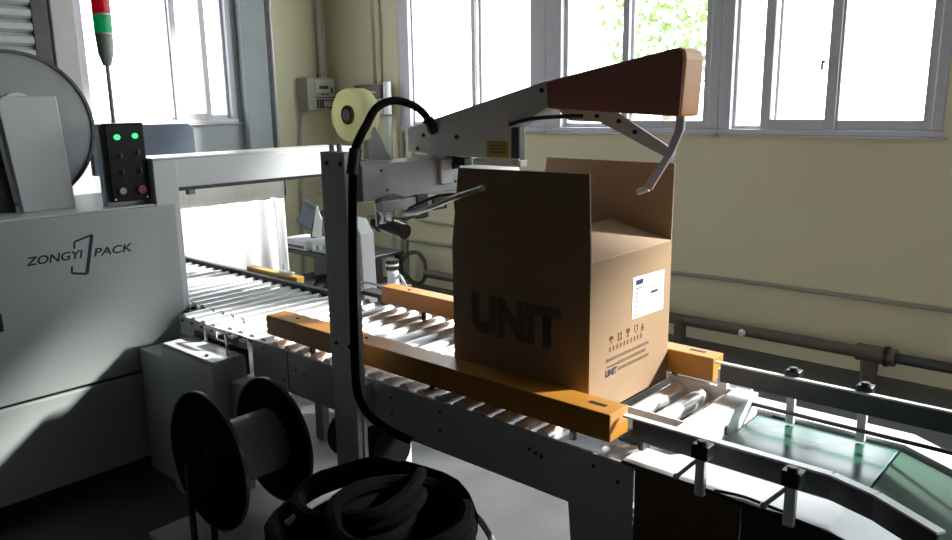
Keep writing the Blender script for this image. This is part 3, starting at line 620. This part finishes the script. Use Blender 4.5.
# motor box under the roller bed
mo = thing('drive_motor_unit', (-2.25, 1.85, 0), 'black drive motor standing under the orange guide bar behind the spool', 'motor')
MB().cyl((-2.38,1.85,.30),(-2.10,1.85,.30), .10, 24).build('motor_body', 'rubber', mo, bev=.004)
MB().box(-2.30, -2.18, 1.78, 1.92, 0, .22).build('motor_base', 'rubber', mo, bev=.004)
MB().box(-2.24, -2.15, 1.73, 1.76, .38, .45).build('terminal_box', 'lightmetal', mo, bev=.003)

# ------------------------------------------------------------ curtain, cover plate and things behind
cr = thing('curtain_beam', (-4.52, 2.6, 0), 'long stainless box beam behind the strapping machine arch above the white sheet', 'beam')
MB().box(-4.56, -4.50, 2.02, 3.085, .998, 1.115).build('beam', 'steel', cr, bev=.004)
MB().box(-4.57, -4.49, 3.086, 3.10, .998, 1.115).build('end_cap', 'darkpaint', cr)
MB().box(-4.56, -4.51, 2.98, 3.03, 0, .998).box(-4.56, -4.51, 1.98, 2.03, 0, .998).build('leg', 'chassis', cr)
mb = MB(); n = 90
r0_ = []; r1_ = []
for i in range(n+1):
    y = 2.05+i*(3.03-2.05)/n
    amp = .003+.022*max(0, (y-2.7)/.33)
    x = -4.47+amp*math.sin(y*46)+.006*math.sin(y*11)
    r0_.append(mb.bm.verts.new((x, y, .998))); r1_.append(mb.bm.verts.new((x+.02*math.sin(y*9), y+.0, .25)))
for i in range(n): mb.bm.faces.new((r0_[i], r0_[i+1], r1_[i+1], r1_[i]))
mb.smooth = True
so = mb.build('white_sheet', 'sheet'); so.modifiers.new('solid', 'SOLIDIFY').thickness = .003
tag(so, 'bright white plastic sheet hanging behind the rollers under the stainless beam', 'sheet')
bp_ = thing('slate_panel', (-4.3, 2.1, 0), 'slate blue rounded panel behind the arch and the control box', 'panel')
MB().prism([(-4.33,1.75,1.25),(-4.33,1.75,1.512),(-4.33,2.31,1.512),(-4.33,2.342,1.49),(-4.33,2.345,1.25)], (.04,0,0)).build('panel', 'bluegrey', bp_, bev=.006)
MB().box(-4.34, -4.30, 1.80, 1.84, 0, 1.25).box(-4.34, -4.30, 2.28, 2.32, 1.10, 1.25).build('support', 'darkpaint', bp_)
# workbench
wb = thing('workbench', (-4.6, 3.5, 0), 'black workbench behind the grey post carrying small grey devices', 'workbench')
MB().box(-4.96, -4.10, 3.30, 3.80, .535, .56).build('bench_top', 'black', wb, bev=.003)
for x in (-4.93, -4.13):
    for y in (3.33, 3.77): MB().box(x-.02, x+.02, y-.02, y+.02, 0, .535).build('leg', 'black', wb)
MB().box(-4.93, -4.13, 3.60, 3.61, .10, .53).build('back_panel', 'darkpaint', wb)
p = thing('label_printer', (-4.75, 3.40, .56), 'flat white device at the left end of the black workbench', 'printer')
MB().box(-4.93, -4.63, 3.32, 3.55, .562, .635).build('housing', 'lightmetal', p, bev=.008)
MB().box(-4.90, -4.66, 3.315, 3.32, .58, .60).build('paper_slot', 'darkpaint', p)
p = thing('grey_device', (-4.48, 3.42, .56), 'grey flat instrument in the middle of the black workbench', 'device')
MB().box(-4.59, -4.20, 3.34, 3.56, .562, .645).build('housing', 'chassis', p, bev=.008)
mb = MB()
for k in range(4): mb.box(-4.56+k*.08, -4.52+k*.08, 3.33, 3.34, .59, .62)
mb.build('knob_row', 'lightmetal', p)
p = thing('small_monitor', (-4.72, 3.50, .635), 'small dark tilted monitor above the white device on the workbench', 'monitor')
MB().box(-4.86, -4.62, 3.44, 3.47, .70, .89, Matrix.Rotation(-.35, 4, 'X') @ Matrix.Rotation(.25, 4, 'Y')).build('screen_housing', 'darkpaint', p, bev=.006)
MB().box(-4.83, -4.65, 3.428, 3.434, .73, .86, Matrix.Rotation(-.35, 4, 'X') @ Matrix.Rotation(.25, 4, 'Y')).build('screen', 'bluegrey', p)
MB().cyl((-4.74,3.47,.636),(-4.74,3.47,.72), .02, 12).build('stand', 'darkpaint', p)
tag(MB().prism([(-4.66,3.40,.66),(-4.615,3.40,.80),(-4.585,3.40,.90),(-4.53,3.40,.80),(-4.54,3.40,.66)], (0,.004,0)).build('paper_sheet', 'label'), 'white sheet of paper standing between the monitor and the black camera box', 'paper')
p = thing('black_case', (-4.40, 3.46, .645), 'black boxy case on top of the grey instrument', 'case')
MB().box(-4.49, -4.28, 3.40, 3.54, .68, .83).build('body', 'black', p, bev=.02)
for q_ in (-4.46,-4.32): MB().cyl((q_,3.47,.645),(q_,3.47,.69), .025).build('foot', 'black', p)
tag(MB().sphere((-4.55,3.68,.30), .12, 3).build('dark_bag', 'rubber'), 'dark rounded bag under the workbench', 'bag') if False else None
dbg = thing('floor_motor', (-4.62, 3.45, 0), 'dark round blower standing under the black workbench', 'blower')
MB().cyl((-4.75,3.45,.22),(-4.50,3.45,.22), .13, 28).build('drum', 'darkpaint', dbg, bev=.004)
MB().ring((-4.62,3.45,.22),(1,0,0),.13,.15,.06,32).box(-4.72,-4.53,3.38,3.52,0,.12).build('frame', 'black', dbg)
# fan or bits hanging near arch far leg
p = thing('limit_switch', (-4.0, 3.0, 1.0), 'small pale switch box on a dark bracket left of the grey post', 'switch')
MB().box(-3.885, -3.85, 2.935, 2.965, 1.00, 1.10).build('housing', 'lightmetal', p, bev=.004)
MB().box(-3.88, -3.855, 2.937, 2.963, .97, 1.00).build('mount', 'black', p)
MB().cyl((-3.94,2.95,1.08),(-3.885,2.95,1.08), .008).build('lever', 'black', p)
MB().box(-3.878, -3.862, 2.966, 2.98, 0, 1.05).build('stand', 'darkpaint', p)
# bottle between post and carton
bo = thing('lubricator_bottle', (-2.9, 2.6, 0), 'clear bottle with a black cap on a dark stand beyond the far guide bar', 'bottle')
MB().cyl((-2.895,2.6,.70),(-2.895,2.6,.765), .030, 20).cyl((-2.895,2.6,.765),(-2.895,2.6,.78), .030, 20, .018).build('bottle', 'lightmetal', bo)
MB().cyl((-2.90,2.6,.78),(-2.90,2.6,.83), .034, 20).build('cap', 'black', bo)
MB().cyl((-2.90,2.6,.80),(-2.90,2.6,.81), .0345, 20).build('cap_band', 'lightmetal', bo)
MB().box(-2.96, -2.82, 2.54, 2.66, .0, .70).build('stand', 'darkpaint', bo, bev=.004)
MB().tube([(-2.86,2.6,.74),(-2.82,2.58,.76),(-2.78,2.58,.71)], .008, 8, 4).build('spout', 'lightmetal', bo)
hc = []
random.seed(4)
for k in range(5*12):
    a_ = 2*PI*k/12; rr = .14+random.uniform(-.012,.012)
    hc.append((-4.94+rr*math.cos(a_)*1.1, 4.70+.02*math.sin(k), .17+rr*math.sin(a_)))
tag(MB().tube(hc, .009, 7, 2).build('hose_coil', 'pipe'), 'brown hose coil leaning against the cream wall behind the rollers', 'hose')
p = thing('black_tray', (-2.45, 2.24, .76), 'black bracket tray with wire handle left of the far guide bar', 'bracket')
MB().box(-2.66, -2.46, 2.185, 2.26, .765, .785).build('tray', 'darkpaint', p, bev=.003)
MB().tube([(-2.64,2.18,.785),(-2.64,2.18,.825),(-2.50,2.18,.825),(-2.50,2.18,.785)], .006, 8, 3).build('handle', 'steel', p)
# outdoors
def tree(x, y, h, r, seed, label):
    random.seed(seed); t = thing('tree', (x, y, -.2), label, 'tree')
    MB().cyl((x,y,-.2),(x,y,h*.6), .12, 10, .06).build('trunk', 'bark', t)
    mb = MB()
    for k in range(700):
        u = Vector((random.gauss(0,1), random.gauss(0,1), random.gauss(0,1))).normalized()*r*random.random()**.4
        c = Vector((x, y, h*.75))+Vector((u.x,u.y,u.z*1.2)); s = random.uniform(.05,.11)
        a1 = Vector((random.gauss(0,1),random.gauss(0,1),random.gauss(0,1))).normalized(); b1 = a1.orthogonal().normalized()
        vs = [mb.bm.verts.new(c+a1*s), mb.bm.verts.new(c+b1*s*.5), mb.bm.verts.new(c-a1*s), mb.bm.verts.new(c-b1*s*.5)]; mb.bm.faces.new(vs)
    mb.build('foliage', 'foliage', t)
fo = thing('yard_fence', (-9, 4.0, -.2), 'low pale fence outside the left window behind the beacon pole', 'fence')
for y_ in (3.4, 3.8, 4.3, 4.9): MB().box(-9.03, -8.97, y_-.03, y_+.03, -.2, 1.62).build('fence_post', 'building', fo)
for z_ in (1.30, 1.45, 1.60): MB().box(-9.01, -8.99, 3.2, 5.1, z_-.02, z_+.02).build('fence_rail', 'building', fo)
tree(-7.2, 13.5, 4.2, 1.3, 11, 'sunlit leafy tree outside behind the tip of the overhead arm')
# ------------------------------------------------------------ light
sun = bpy.data.lights.new('sun', 'SUN'); sun.energy = 9; sun.angle = math.radians(4); sun.color = (1, .95, .87)
so = bpy.data.objects.new('sun', sun); C.objects.link(so)
S = Vector((.55, .70, .52)).normalized(); so.rotation_euler = S.to_track_quat('Z', 'Y').to_euler()
w = bpy.data.worlds.new('World'); bpy.context.scene.world = w; w.use_nodes = True
nt = w.node_tree; bg = nt.nodes['Background']
g = nt.nodes.new('ShaderNodeTexCoord'); sp = nt.nodes.new('ShaderNodeSeparateXYZ'); rp = nt.nodes.new('ShaderNodeValToRGB')
nt.links.new(g.outputs['Generated'], sp.inputs[0]); nt.links.new(sp.outputs[2], rp.inputs[0]); nt.links.new(rp.outputs[0], bg.inputs[0])
rp.color_ramp.elements[0].color = (1, .98, .95, 1); rp.color_ramp.elements[1].color = (.72, .86, 1, 1)
bg.inputs[1].default_value = 4.6
for nm, loc, rot, sx, sz in (('sky_portal_back', (-3.05, 5.07, 2.38), (-PI/2, 0, 0), 4.3, 2.0), ('sky_portal_back', (1.38, 5.07, 2.38), (-PI/2, 0, 0), 3.9, 2.0),
                             ('sky_portal_left', (XW-.26, 3.13, 2.42), (0, -PI/2, 0), 2.0, 1.4), ('sky_portal_right', (XR+.22, 3.95, 2.0), (0, PI/2, 0), 2.2, 1.5)):
    L_ = bpy.data.lights.new(nm, 'AREA'); L_.shape = 'RECTANGLE'; L_.size = sx; L_.size_y = sz; L_.cycles.is_portal = True
    o = bpy.data.objects.new(nm, L_); C.objects.link(o); o.location = loc; o.rotation_euler = rot
# ------------------------------------------------------------ camera
yaw, pitch, roll, F = -7.29866911e-01, 2.11418989e-01, -1.50592551e-02, 774.8
f = Vector((math.sin(yaw)*math.cos(pitch), math.cos(yaw)*math.cos(pitch), -math.sin(pitch)))
r0 = Vector((math.cos(yaw), -math.sin(yaw), 0)); u0 = r0.cross(f)
rt = r0*math.cos(roll)+u0*math.sin(roll); up = rt.cross(f)
cd = bpy.data.cameras.new('camera'); cd.sensor_width = 36; cd.lens = F/952*36; cd.clip_start = .05; cd.clip_end = 200
co = bpy.data.objects.new('camera', cd); C.objects.link(co)
mw = Matrix((rt, up, -f)).transposed().to_4x4(); mw.translation = (0, 0, 1.6); co.matrix_world = mw
bpy.context.scene.camera = co
vs = bpy.context.scene.view_settings
vs.view_transform = 'Standard'; vs.look = 'None'; vs.gamma = 1; vs.use_curve_mapping = False; vs.exposure = 0.6
